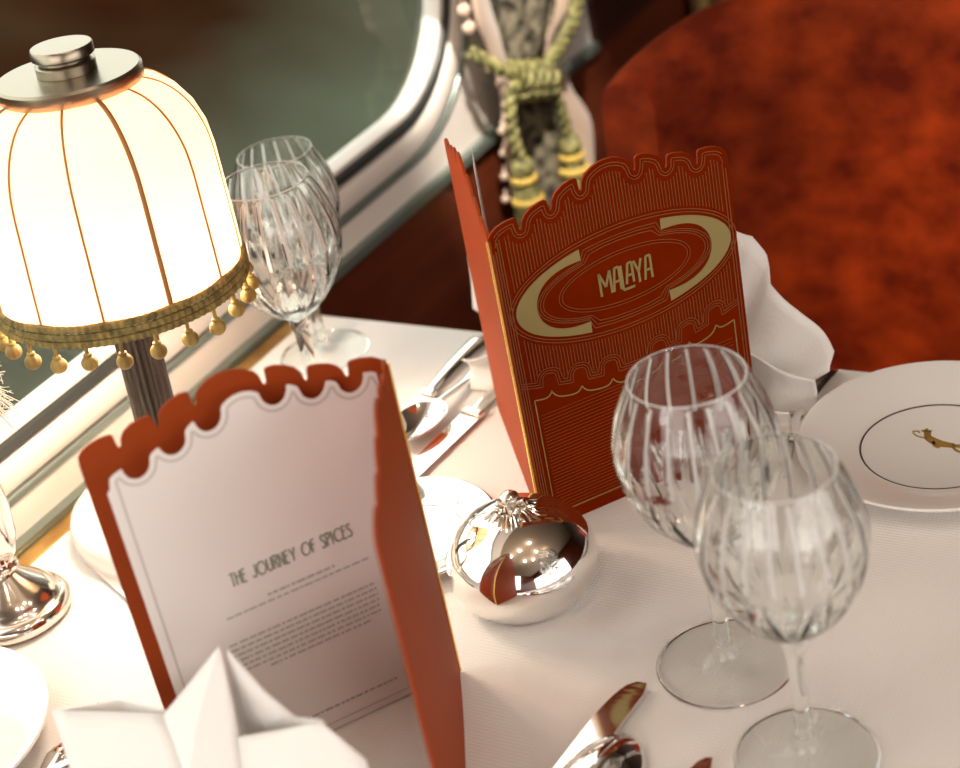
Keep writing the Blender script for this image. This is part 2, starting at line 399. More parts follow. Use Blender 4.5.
o = ob('seat_frame', box(-20, 20, -17.5, 15, 31, 36), 'wood_dark', ch, False)
for x, y in ((-17.5, -15), (17.5, -15), (-15, 12), (15, 12)):
    ob('leg', tr_(lathe([(1.6, 0), (2.4, 31)], 12), x, y, 0), 'wood_dark', ch)

# ------------------------------------------------------------------ curtain, tie-back and the next curtain
cu = thing('curtain', 'grey-green floral curtain with rose beige border, tied back beside the window', 'curtain', (WX+2.6, 140, 4))
def interp(tab, z):
    if z <= tab[0][0]: return tab[0][1:]
    for a_, b_ in zip(tab, tab[1:]):
        if z <= b_[0]:
            t_ = (z-a_[0])/(b_[0]-a_[0]); t_ = t_*t_*(3-2*t_); return tuple(p+(q-p)*t_ for p, q in zip(a_[1:], b_[1:]))
    return tab[-1][1:]
# z (above table), y left, y right, depth of folds
CT = [(-11, 128.5, 146.5, 1.1), (-5, 128.5, 147.5, 1.2), (1, 129.8, 144.5, .8), (4.5, 131.5, 141.5, .4), (6.0, 131.2, 142.5, .5), (9, 129.5, 148, 1.0), (14, 127.2, 154, 1.5), (40, 119, 156, 2.0), (90, 112, 157, 2.2)]
def curtain_fn(ulo, uhi):
    def fn(u, v):
        U = ulo+(uhi-ulo)*u; z = -9.5+v*v*98+v*2
        yl, yr, dp = interp(CT, z)
        if z < 0: z -= 2.6*(.5+.5*sin(U*11+.7))*(1 if v == 0 else max(0, 1-v/.05))
        y = yl+(yr-yl)*U
        x = dp*(.5+.5*sin(U*15+1.2))*1.2+.9*(1-abs(2*U-1))+.25*noise.noise((U*9, z*.1, 2))
        return (x, y-140, z-4)
    return fn
def cm(lo, hi): return curtain_fn(lo, hi)
for nm, lo, hi, mt_ in (('border', 0, .17, 'border'), ('brocade_panel', .17, .74, 'brocade'), ('border', .74, 1, 'border')):
    o = ob(nm, grid(cm(lo, hi), max(8, int((hi-lo)*70)), 80), mt_, cu); solid(o, .25)
for i in range(16):                      # bobble fringe on the window side of the curtain
    z = 12.9+i*1.75; yl = interp(CT, z)[0]
    ob('bobble', tr_(join(ball(.62, 12), tube([(0, 0, .5), (.0, .35, 1.1)], .12, 5)), 1.0, yl-.3-140, z-4), 'border', cu)
for i in range(7):
    z = 8.2-i*2.1; yl = interp(CT, z)[0]
    ob('bobble', tr_(join(ball(.4, 10), tube([(0, 0, .3), (0, .3, .9)], .1, 5)), .9, yl-.5-140, z-4), 'border', cu)
tbk = thing('curtain_tieback', 'twisted green-gold cord knotted round the curtain with two hanging tassels', 'tie-back', (WX+5.2, 134.5, 5.2))
def P_(y, z, x=0): return (x, y-134.5, z-5.2)
ob('cord', rope([P_(153, 14.5, -2.5), P_(147.5, 10, -1), P_(144.5, 7.7, -.3), P_(141.5, 6.6, 0), P_(137.5, 5.6, .2), P_(135, 5.4, .4)], .75, 2.6), 'rope', tbk)
ob('cord', rope([P_(127.6, 10.5, -2.2), P_(128.6, 8.8, -.8), P_(130.4, 7.2, 0), P_(133, 5.9, .4)], .62, 2.4), 'rope', tbk)
for i in range(4):
    y = 130.9+i*1.6; zt = 7.7-i*.6
    ob('knot_wrap', rope([P_(y-.1, zt+.1, -.5), P_(y, zt-.2, .8), P_(y+.05, zt-1.3, 1.3), P_(y+.1, zt-2.6, .8), P_(y+.1, zt-3.0, -.4)], .62, 2.2, 2), 'rope', tbk)
ob('cord', rope([P_(131, 5.9, .3), P_(129.2, 6.3, .7), P_(127.9, 5.6, .8), P_(127.6, 3.9, .7), P_(127.7, 1.6, .7), P_(128, -.2, .7)], .6, 2.2), 'rope', tbk)
ob('cord', rope([P_(136, 3.6, .5), P_(136.6, 2, .8), P_(137, .2, .8), P_(137.5, -2, .7)], .55, 2.2), 'rope', tbk)
def tassel(y, zt, ln):
    def rf(r, z, a): return r*(1+.07*sin(14*a)*(1 if z < -2.2 else .2))
    t_ = ob('tassel', tr_(lathe([(.3, .3), (.9, -.1), (1.15, -.9), (.95, -1.7), (.8, -2.0), (1.0, -2.6), (1.3, -ln*.65), (1.5, -ln)], 42, rf), *P_(y, zt, .7)), 'rope', tbk)
    for k, zz in enumerate((-1.95, -ln*.62)):
        ob('tassel_band', tr_(lathe([(1.0+.3*k, -.32), (1.28+.3*k, -.15), (1.28+.3*k, .15), (1.0+.3*k, .32)], 24), *P_(y, zt+zz, .7)), 'gold_cord', t_)
tassel(128.1, -.2, 6.6); tassel(137.6, -2.2, 5.4)
def nextc(u, v):
    return (WX+1.6+1.2*sin(u*40), 178+u*46, -20+v*100)
o = ob('curtain', grid(nextc, 90, 6), 'gold_stripe'); solid(o, .2)
tag(o, 'dull gold striped curtain in the dark corner behind the velvet chair', 'curtain')

# ------------------------------------------------------------------ table lamp
LX, LY = -74.4, 70.4
lampo = thing('table_lamp', 'lit table lamp with ivory bobble-fringed shade on a fluted post', 'lamp', (LX, LY, 0))
lampo.rotation_euler = Vector((.7, 1.4, 31)).to_track_quat('Z', 'Y').to_euler()
ob('base', lathe([(.01, 0.06), (7.0, 0.06), (7.2, .3), (7.25, 1.4), (7.1, 1.85), (6.6, 2.15), (4.4, 2.4), (2.6, 2.8), (1.9, 3.4), (1.6, 4.0)], 64), 'enamel', lampo, label='ivory round lamp foot').rotation_euler = lampo.rotation_euler.to_quaternion().inverted().to_euler()
def flute(r, z, a): return r*(1-.075*max(0, cos(a*20)))
ob('post', lathe([(1.42, 3.6), (1.42, 17), (1.42, 24)], 160, flute), 'nickel_dark', lampo, label='dark fluted metal post')
shp = [(7.75, 17.6), (7.68, 20), (7.55, 23), (7.45, 25.2), (7.25, 26.7), (6.8, 28.0), (6.1, 29.1), (5.2, 29.9), (4.2, 30.35), (3.2, 30.5)]
NR = 12
def bulge(r, z, a):
    return r*(1+.018*abs(sin(a*NR/2))*min(1, max(0, (30.6-z)/3)))
ob('shade', lathe(shp, 144, bulge, False), 'shade', lampo)
for k in range(NR):
    a = 2*pi*k/NR+.14
    a = 2*pi*k/NR
    p = smooth_pts([((r+.03)*cos(a), (r+.03)*sin(a), z) for r, z in shp], 3)
    wd = .075 if k % 3 else .15
    v, f = [], []
    for q in p: v += [(q.x+wd*s_*-sin(a), q.y+wd*s_*cos(a), q.z) for s_ in (-1, 1)]
    f = [(2*i, 2*i+1, 2*i+3, 2*i+2) for i in range(len(p)-1)]
    solid(ob('rib', (v, f), 'rib', lampo), .06)
ob('top_disc', lathe([(.01, 30.4), (4.3, 30.4), (4.4, 30.55), (4.4, 31.2), (4.25, 31.35), (.01, 31.4)], 64), 'nickel', lampo, label='aged nickel disc on top of the shade')
ob('finial', lathe([(.01, 31.3), (1.7, 31.3), (1.8, 31.4), (1.8, 31.95), (1.7, 32.05), (1.5, 32.1), (1.5, 32.25), (1.75, 32.3), (1.88, 32.4), (1.88, 32.9), (1.8, 33.0), (.01, 33.04)], 48), 'nickel', lampo)
def bz(r, z, a): return r+.05*sin(a*110)
gs = []
for zz in (17.25, 17.75, 18.25):
    gs.append(lathe([(7.72, zz-.28), (7.95, zz-.2), (8.03, zz), (7.95, zz+.2), (7.72, zz+.28)], 440, bz, False))
ob('braid_trim', join(*gs), 'braid', lampo, label='olive gold braid round the bottom of the shade')
NB = 24
for k in range(NB):
    a = 2*pi*(k+.3)/NB
    g = join(ball(.52, 18, (0, 0, 0), .95), tube([(0, 0, .4), (0, 0, 1.25)], .13, 6), tr_(lathe([(.14, .38), (.26, .46), (.26, .6), (.14, .68)], 10), 0, 0, 0))
    ob('bobble', tr_(g, 7.9*cos(a), 7.9*sin(a), 15.95+.12*sin(k*2.3)), 'pompom', lampo)
ob('bulb', tr_(ball(1.5, 20, (0, 0, 0), 1.25), 0, 0, 23.0), 'bulb', lampo)
bl = lamp('lamp_bulb_light', 'POINT', ((LX+.5)*S, (LY+1)*S, .196), 5.0, (1, .78, .59), .035)

# ------------------------------------------------------------------ menus
PW = 16.0
HALF = [(0, 19.9), (0.05, 20.3), (.3, 20.6), (.7, 20.85), (1.3, 21.0), (1.85, 21.02), (1.98, 20.9), (2.02, 20.3), (2.1, 20.15), (2.2, 20.25), (2.28, 20.6), (2.5, 20.95), (2.9, 21.22), (3.5, 21.4), (3.9, 21.42), (4.03, 21.3), (4.07, 20.8), (4.15, 20.65), (4.25, 20.75), (4.33, 21.2), (4.6, 21.6), (5.1, 21.9), (5.6, 22.05), (5.95, 22.05), (6.08, 21.95), (6.12, 21.3), (6.2, 21.15), (6.3, 21.25), (6.38, 21.7), (6.6, 22.05), (7.1, 22.35), (7.6, 22.5), (8, 22.53)]
def topz(s):
    s = min(max(s, 0), PW); s = min(s, PW-s)
    for a_, b_ in zip(HALF, HALF[1:]):
        if s <= b_[0]: return a_[1]+(b_[1]-a_[1])*(s-a_[0])/(b_[0]-a_[0])
    return HALF[-1][1]
NS = 400
TOP = [topz(PW*i/NS) for i in range(NS+1)]
def erode(prof, d, sign=1):
    h = PW/NS; k = int(d/h); out = []
    for i in range(NS+1):
        vals = []
        for j in range(-k, k+1):
            t_ = min(max(i+j, 0), NS); e = sqrt(max(0, d*d-(j*h)**2))
            vals.append(sign*prof[t_]-e)
        out.append(sign*min(vals))
    return out
def at(prof, s): 
    x = min(max(s/PW*NS, 0), NS-1e-6); i = int(x); return prof[i]+(prof[i+1]-prof[i])*(x-i)
class Panel:
    """a card standing on the cloth: s runs out from the spine, z up, depth d across; may bend along s"""
    def __init__(self, ang, bend=0): self.a0, self.b = ang, bend
    def pos(self, s, d=0):
        n = 24; x = y = 0; st = s/n
        if self.b == 0: x, y, a = s*cos(self.a0), s*sin(self.a0), self.a0
        else:
            for i in range(n):
                a = self.a0+self.b*((i+.5)*st/PW); x += st*cos(a); y += st*sin(a)
            a = self.a0+self.b*s/PW
        return x-d*sin(a), y+d*cos(a)
    def pt(self, s, z, d=0):
        x, y = self.pos(s, d); return (x, y, z)
def card(pn, ss, top, bot, d0, d1, rad=.0):
    """slab between z=bot and top(s) from depth d0 to d1"""
    v, f = [], []; n = len(ss)
    for d in (d0, d1):
        for s in ss: v.append(pn.pt(s, bot(s) if callable(bot) else bot, d))
        for s in ss: v.append(pn.pt(s, top(s), d))
    def I(k, r, i): return k*2*n+r*n+i
    for i in range(n-1):
        f.append((I(0, 0, i), I(0, 0, i+1), I(0, 1, i+1), I(0, 1, i)))
        f.append((I(1, 0, i), I(1, 1, i), I(1, 1, i+1), I(1, 0, i+1)))
        f.append((I(0, 1, i), I(0, 1, i+1), I(1, 1, i+1), I(1, 1, i)))
        f.append((I(0, 0, i), I(1, 0, i), I(1, 0, i+1), I(0, 0, i+1)))
    f.append((I(0, 0, 0), I(0, 1, 0), I(1, 1, 0), I(1, 0, 0)))
    f.append((I(0, 0, n-1), I(1, 0, n-1), I(1, 1, n-1), I(0, 1, n-1)))
    return v, f
def strip(pn, pts, wd, d, closed=False, th=.03):
    """flat ribbon along (s,z) points lying on the panel at depth d"""
    v, f = [], []; m_ = len(pts); q = [Vector(p) for p in pts]
    sg = 1 if d >= 0 else -1
    for i, p in enumerate(q):
        a_ = q[i-1] if (closed or i > 0) else p; b_ = q[(i+1) % m_] if (closed or i < m_-1) else p
        t_ = (b_-a_); t_ = t_.normalized() if t_.length > 1e-9 else Vector((1, 0)); nn = Vector((-t_.y, t_.x))*wd/2
        for k in (-1, 1): v.append(pn.pt(p.x+nn.x*k, p.y+nn.y*k, d))
        for k in (-1, 1): v.append(pn.pt(p.x+nn.x*k, p.y+nn.y*k, d+sg*th))
    for i in range(m_ if closed else m_-1):
        j = (i+1) % m_
        for a_, b_ in ((2, 3), (0, 2), (3, 1)): f.append((4*i+a_, 4*i+b_, 4*j+b_, 4*j+a_))
    if not closed: f += [(0, 1, 3, 2), (4*m_-4, 4*m_-2, 4*m_-1, 4*m_-3)]
    return v, f
GLY = {  # stroke letters on a 1 x 1 cell, Art Deco proportions
 'M': ([[(0, 0), (0, 1), (.5, .35), (1, 1), (1, 0)]], 1.0), 'A': ([[(0, 0), (.3, 1), (.7, 1), (.72, 0)], [(.14, .4), (.7, .4)]], .72),
 'L': ([[(0, 1), (0, 0), (.6, 0)]], .55), 'Y': ([[(0, 1), (.32, .45), (.62, 1)], [(.32, .45), (.32, 0)]], .62),
 'T': ([[(0, 1), (.55, 1)], [(.28, 1), (.28, 0)]], .5), 'H': ([[(0, 0), (0, 1)], [(.5, 0), (.5, 1)], [(0, .62), (.5, .62)]], .5),
 'E': ([[(.42, 1), (0, 1), (0, 0), (.42, 0)], [(0, .62), (.36, .62)]], .42), 'J': ([[(.42, 1), (.42, .2), (.3, .02), (.12, .02), (0, .2)]], .42),
 'O': ([[(.5+.5*cos(i*pi/10), .5+.5*sin(i*pi/10)) for i in range(21)]], 1.0), 'U': ([[(0, 1), (0, .22), (.14, .02), (.4, .02), (.54, .22), (.54, 1)]], .54),
 'R': ([[(0, 0), (0, 1), (.36, 1), (.48, .84), (.36, .6), (0, .6)], [(.2, .6), (.5, 0)]], .5), 'N': ([[(0, 0), (0, 1), (.52, 0), (.52, 1)]], .52),
 'F': ([[(.42, 1), (0, 1), (0, 0)], [(0, .6), (.36, .6)]], .42), 'S': ([[(.42, .88), (.3, 1), (.1, 1), (0, .85), (.06, .68), (.36, .42), (.44, .2), (.32, 0), (.1, 0), (0, .12)]], .44),
 'P': ([[(0, 0), (0, 1), (.36, 1), (.48, .8), (.36, .55), (0, .55)]], .48), 'I': ([[(0, 0), (0, 1)]], .04), 'C': ([[(.55+.5*cos(R(a)), .5+.5*sin(R(a))) for a in range(50, 311, 20)]], .85), ' ': ([], .38)}
def lettering(pn, text, s0, s1, z0, h, wd, d, gap=.22, lshift=0):
    """text from s0 to s1 along the panel (s1 < s0 when read from the inside)"""
    ws = [GLY[c][1] for c in text]; tot = sum(ws)+gap*(len(text)-1); k = (s1-s0)/tot; x = 0; gs = []
    for c, wc in zip(text, ws):
        for st in GLY[c][0]:
            for a_, b_ in zip(st, st[1:]):
                gs.append(strip(pn, [(s0+(x+a_[0])*k, z0+a_[1]*h), (s0+(x+b_[0])*k, z0+b_[1]*h)], wd, d))
        x += wc+gap
    return join(*gs)
def make_menu(loc, a_front, a_back, a_page, label, b_back=0., page_text=False):
    mn = thing('menu', label, 'menu', loc, 0, 'terracotta folded menus')
    fr, bk, pg = Panel(a_front), Panel(a_back, b_back), Panel(a_page)
    T_ = .16
    ss = [PW*i/NS for i in range(NS+1)]
    # corner rounding at the foot of the outer edge
    bot = lambda s: .05+max(0, s-(PW-.6))**2*.9
    # which side of each panel is the outside: the front panel turns clockwise to meet the back one
    fo = -1; bo = 1
    g_ = card(fr, ss, lambda s: at(TOP, s), bot, 0, -fo*T_)
    fc = ob('front_cover', (g_[0], g_[1], [0 if i % 4 == 0 and i < 4*NS else 1 for i in range(len(g_[1]))]), ['terracotta', 'terracotta_in'], mn, False)
    bc = ob('back_cover', card(bk, ss, lambda s: at(TOP, s), bot, 0, -bo*T_), 'terracotta_in', mn, False)
    am = (a_front+a_back)/2
    ob('gilt_spine', tube([(-.06*cos(am), -.06*sin(am), .1), (-.06*cos(am), -.06*sin(am), 20.2)], .085, 10), 'gilt', mn, label='gold edge down the spine')
    # the pressed foil lines of the front cover, outside
    d = fo*.01; gs = []
    E1, E2, E3 = erode(TOP, .28), erode(TOP, .46), erode(TOP, .75)
    rng = [PW*i/NS for i in range(10, NS-9, 2)]
    for E_, wd in ((E1, .05), (E2, .045)): gs.append(strip(fr, [(s, at(E_, s)) for s in rng], wd, d))
    cusps = [2.2, 4.2, 6.3, 9.7, 11.8, 13.8]
    def zc(s): return 8.0+.95*(abs(s-8)/6)**1.6
    def low(s):
        z = zc(s)
        for c in cusps: z += .5*math.exp(-abs(s-c)/.22)
        return z
    def pocket(s):
        z = zc(s)+.45
        for c in cusps:
            if abs(s-c) < .12: z += .9
        return z
    PK = [pocket(PW*i/NS) for i in range(NS+1)]
    D1, D2, D3 = erode(PK, .38, -1), erode(PK, .55, -1), erode(PK, .72, -1)
    box_ = [(1.0, .95)]+[(s, low(s)) for s in [1+i*.06 for i in range(int(14.1/.06)+1)]]+[(15.1, .95)]
    hot = strip(fr, box_, .07, d, True)
    for E_ in (D1, D2, D3): gs.append(strip(fr, [(s, at(E_, s)) for s in rng], .045, d))
    ec, ez, ea, eb = 8.2, 14.95, 7.35, 2.98
    def ell(a_, b_): return [(ec+a_*cos(2*pi*i/90), ez+b_*sin(2*pi*i/90)) for i in range(90)]
    for k in (.22, .42): gs.append(strip(fr, ell(ea+k, eb+k), .05, d, True))
    def cart(k):
        p = []
        for sx, sy in ((1, 1), (-1, 1), (-1, -1), (1, -1)):
            q = []
            for i in range(13):
                a = R(90*i/12); x = (6.05-k)*cos(a)**.8; z = (2.15-k*.6)*sin(a)
                if x > 2.75-k: q.append((x, z))
            xs = q[-1][0]
            q += [(2.75-k, 2.35-k*.6), (2.6-k, 2.72-k), (1.2, 2.86-k), (0, 2.9-k)]
            if (sx, sy) in ((-1, 1), (1, -1)): q = q[::-1]
            p += [(ec+sx*x, ez+sy*z) for x, z in q]
        return p
    for k in (.12, .3, .5): gs.append(strip(fr, cart(k), .045, d, True))
    gs.append(strip(fr, ell(4.3, 1.55), .04, d, True)); gs.append(strip(fr, ell(4.5, 1.75), .04, d, True))
    # fine upright ribs between the pressed borders
    s = 1.05
    while s < 15.3:
        zt, zb = at(E3, s)-.05, at(D3, s)+.1; q = (s-ec)/(ea+.62)
        if abs(q) < 1:
            e = (eb+.62)*sqrt(1-q*q)
            if zt > ez+e+.15: gs.append(strip(fr, [(s, ez+e), (s, zt)], .045, d))
            if ez-e > zb+.15: gs.append(strip(fr, [(s, zb), (s, ez-e)], .045, d))
        else: gs.append(strip(fr, [(s, zb), (s, zt)], .045, d))
        s += .215
    for s in (.2, .36, .52, .68, 15.55, 15.75): gs.append(strip(fr, [(s, .5), (s, at(E2, s)-.2)], .06, d))
    for i in range(30): gs.append(strip(fr, [(1.25, 1.2+i*.235), (14.85, 1.2+i*.235)], .025, d, False, .012))
    ob('foil_lines', join(*gs), 'copper_line', fc, False, label='fine copper lines pressed into the cover')
    ob('panel_border', hot, 'pale_gold', fc, False)
    # the two crescents
    for sg in (-1, 1):
        n = 40; v, f = [], []
        a1 = math.acos(2.75/ea)
        for i in range(n+1):
            a = -a1+2*a1*i/n; xo, zo = ea*cos(a), eb*sin(a)
            t_ = i/n*2-1
            zi = 2.05*sin(t_*pi/2); xi = 2.72+(5.98-2.72)*abs(cos(t_*pi/2))**.75
            for x, z in ((xo, zo), (xi, zi)): v += [fr.pt(ec+sg*x, ez+z, d), fr.pt(ec+sg*x, ez+z, d+fo*.05)]
        for i in range(n):
            b0, b1 = 4*i, 4*i+4
            f += [(b0+1, b0+3, b1+3, b1+1), (b0, b0+1, b1+1, b1), (b0+2, b1+2, b1+3, b0+3)]
        ob('crescent', (v, f), 'pale_gold', fc, False, label='pale gold crescent')
    # MALAYA: the L reaches under the letter after it
    gl = []
    x = 6.45; z0, h = 14.2, 1.5
    for c, wv_, dz in (('M', .72, 0), ('A', .5, 0), ('L', .78, -.12), ('A', .5, .18), ('Y', .5, 0), ('A', .5, 0)):
        sh = GLY[c][0]; k = wv_/max(p[0] for st in sh for p in st)
        for st in sh:
            for a_, b_ in zip(st, st[1:]):
                hh = h-dz if c != 'L' else h+.12
                gl.append(strip(fr, [(x+a_[0]*k, z0+dz+a_[1]*hh), (x+b_[0]*k, z0+dz+b_[1]*hh)], .15, d+fo*.02))
        x += wv_+.13 if c != 'L' else .26
    ob('lettering', join(*gl), 'pale_gold', fc, False, label='gold title lettering')
    # the leaf between the covers
    pz = erode(TOP, .62); PWD = 15.0
    pss = [PWD*i/300 for i in range(301)]
    ptop = lambda s: at(pz, s*PW/15.6)-.15
    off = .35
    lf = ob('page', card(pg, [s+.25 for s in pss], lambda s: ptop(s), .15, 0, .05), 'paper', mn, False)
    E4 = erode([ptop(PW*i/NS) for i in range(NS+1)], .3)
    border = [(.6, .6)]+[(s, at(E4, s)) for s in [.6+i*.05 for i in range(int((PWD-.9)/.05)+1)]]+[(PWD-.25, .6)]
    ob('page_border', strip(pg, border, .13, .055, True, .01), 'paper_line', lf, False)
    if page_text:
        dd = .06
        ob('page_title', lettering(pg, 'THE JOURNEY OF SPICES', 10.85, 4.05, 11.45, .78, .085, dd, .2), 'ink', lf, False)
        rnd = random.Random(3); rows = []
        def row(s0, s1, z, wd):
            s = s0
            while s > s1:
                ln = rnd.uniform(.12, .5); e = max(s1, s-ln); rows.append(strip(pg, [(s, z), (e, z)], wd, dd)); s = e-rnd.uniform(.06, .13)
        row(9.2, 5.4, 10.15, .13)
        row(11.6, 3.5, 9.75, .10)
        nr = len(rows)
        for i in range(7): row(11.9-(.0 if i < 6 else 1.8), 3.5 if i < 6 else 4.2, 8.1-i*.36, .12)
        ob('page_text', join(*rows[nr:]), 'ink_soft', lf, False)
        ob('page_caption', join(*rows[:nr]), 'ink_soft', lf, False)
        rows = []; row(11.8, 3.6, 1.6, .12); ob('page_footer', join(*rows), 'ink_soft', lf, False)
    return mn
make_menu((-49.1, 75.1, 0), R(54.3), R(128.6), R(122.5), 'terracotta menu with gold MALAYA emblem, standing upright behind the silver cloche')
make_menu((-47.7, 61.7, 0), R(-133.8), R(-57), R(-124.5), 'terracotta menu standing open with white JOURNEY OF SPICES page facing the viewer', R(-6), True)

# ------------------------------------------------------------------ crystal glasses
NG = 20
def make_glass(loc, rz, label):
    gs_ = thing('wine_glass', label, 'glass', loc, rz, 'cut crystal wine glasses')
    n = 240
    outer = [(.62, 8.15), (.95, 8.35), (1.6, 8.8), (2.3, 9.5), (3.05, 10.4), (3.66, 11.5), (4.06, 12.7), (4.22, 13.9), (4.16, 15.0), (3.9, 16.1), (3.52, 17.1), (3.2, 17.8), (3.0, 18.2)]
    o2 = smooth_pts([(r, z, 0) for r, z in outer], 4); outer = [(p.x, p.y) for p in o2]
    def groove(a, z):
        # long upright cuts above, crossing leaf cuts in the lower bowl
        c = (a*NG/(2*pi)) % 1; c = min(c, 1-c)          # 0 on a cut
        up_ = max(0, 1-(c/.16)**2) if z > 12.0 and z < 18.0 else 0
        lo_ = 0
        if z <= 13.6:
            tw = (z-8.4)*.055
            for sg in (-1, 1):
                c2 = ((a+sg*tw)*NG/2/(2*pi)+.25) % 1; c2 = min(c2, 1-c2); lo_ = max(lo_, 1-(c2/.15)**2)
        return up_, max(0, lo_)
    def rf(r, z, a):
        if z < 8.7: return r
        u_, l_ = groove(a, z); return r-.05*u_-.10*l_
    wall = .11
    inner = [(max(.02, r-wall-(.35*max(0, (10-z)/2))), max(z, 8.9)+.0) for r, z in outer[::-1] if z > 8.85]
    inner += [(.9, 8.95), (.4, 8.8), (.02, 8.75)]
    rim = [(2.97, 18.27), (2.92, 18.25)]
    prof = outer+rim+inner
    no = len(outer)
    v, f = [], []
    for j, (r, z) in enumerate(prof):
        for i in range(n):
            a = 2*pi*i/n; rr = rf(r, z, a) if j < no else r; v.append((rr*cos(a), rr*sin(a), z))
    mi = []
    for j in range(len(prof)-1):
        for i in range(n):
            k = (i+1) % n; f.append((j*n+i, j*n+k, j*n+n+k, j*n+n+i))
            zz = (prof[j][1]+prof[j+1][1])/2
            if j < no-1:
                u_, _ = groove(2*pi*(i+.5)/n, zz); mi.append(1 if (u_ > .72 and zz > 13.7) or (_ > .94 and 9.9 < zz < 12.6) else 0)
            else: mi.append(1 if no-1 <= j < no+1 else 0)
    f.append(tuple((len(prof)-1)*n+i for i in range(n))); mi.append(0)
    ob('bowl', (v, f, mi), ['glass', 'cut'], gs_)
    stem = [(.62, 8.15), (.74, 7.8), (.62, 7.45), (.5, 7.0), (.46, 5), (.44, 3), (.47, 1.6), (.58, 1.0), (.78, .72)]
    ob('stem', lathe(stem, 12, None, False), 'glass', gs_)
    foot = [(.78, .72), (1.2, .5), (2.2, .33), (3.62, .24), (3.72, .22), (3.8, .12), (3.74, .03), (3.62, .02), (.01, .02)]
    fg = lathe(foot, 72, None, False); fm = [1 if 3 <= i//72 <= 6 else 0 for i in range(len(fg[1]))]
    ob('foot', (fg[0], fg[1], fm), ['thin_glass', 'glass'], gs_)
    return gs_
g0 = make_glass((-33.6, 66.6, 0.02), .1, 'crystal goblet standing directly in front of the MALAYA menu')
def copy_glass(loc, rz, label, k=1):
    r_ = g0.copy(); COL.objects.link(r_); r_.location = [c*S for c in loc]; r_.rotation_euler = (0, 0, rz); r_['label'] = label; r_.scale = (k, k, k)
    for chd in list(g0.children):
        c = chd.copy(); COL.objects.link(c); c.parent = r_
    return r_
copy_glass((-27.1, 61.1, 0.02), .25, 'nearest crystal goblet at lower right, foot cut by the frame', .955)
copy_glass((-76.9, 92.2, 0.02), .0, 'farther crystal goblet beside the window, behind another goblet', .92)
copy_glass((-71.4, 83.7, 0.02), .17, 'crystal goblet right against the lamp shade, in front of another goblet', 1.03)

# ------------------------------------------------------------------ silver cloche and dish
cl = thing('cloche', 'small polished silver domed cover with bow knob on the tablecloth', 'cloche', (-47.4, 69.6, 0)); cl.scale = (1.07, 1.07, 1.0)
ob('dome', lathe([(.01, .05), (3.2, .05), (3.45, .3), (3.9, .9), (4.15, 1.6), (4.22, 2.3), (4.1, 3.1), (3.75, 3.9), (3.2, 4.6), (2.4, 5.2), (1.5, 5.55), (.7, 5.7), (.01, 5.72)], 64), 'silver', cl)
kn = []
for k in range(5):                       # fan shaped leaves round the knob
    a = R(-54+k*72-20)
    for j in range(5):
        aa = a+R((j-2)*11); rr = 1.75-.12*abs(j-2)
        kn.append(tube([(.35*cos(a), .35*sin(a), 5.85), (.9*cos(aa), .9*sin(aa), 5.86), (rr*cos(aa), rr*sin(aa), 5.5-.1)], lambda t: .09+.07*sin(pi*t), 6))
kn.append(lathe([(.55, 5.6), (.45, 5.95), (.3, 6.15), (.38, 6.35), (.52, 6.55), (.5, 6.8), (.3, 6.98), (.01, 7.02)], 20))
for k in range(4):
    a = R(k*90+15); kn.append(tube([(.3*cos(a), .3*sin(a), 6.2), (.75*cos(a), .75*sin(a), 6.45), (.8*cos(a), .8*sin(a), 6.1), (.4*cos(a), .4*sin(a), 5.9)], .11, 6))
ob('knob', join(*kn), 'silver_worn', cl, label='cast bow knob')
d_ = ob('dish', lathe([(.01, .05), (3.3, .05), (3.9, .2), (5.5, .75), (5.75, .82), (5.78, .95), (5.6, 1.0), (5.3, .92), (4.1, .5), (3.7, .3), (3.3, .26), (.01, .26)], 72), 'silver', None, loc=(-57.2, 72.1, 0))
tag(d_, 'round silver dish with a wide rim beside the cloche, behind the open menu', 'dish')

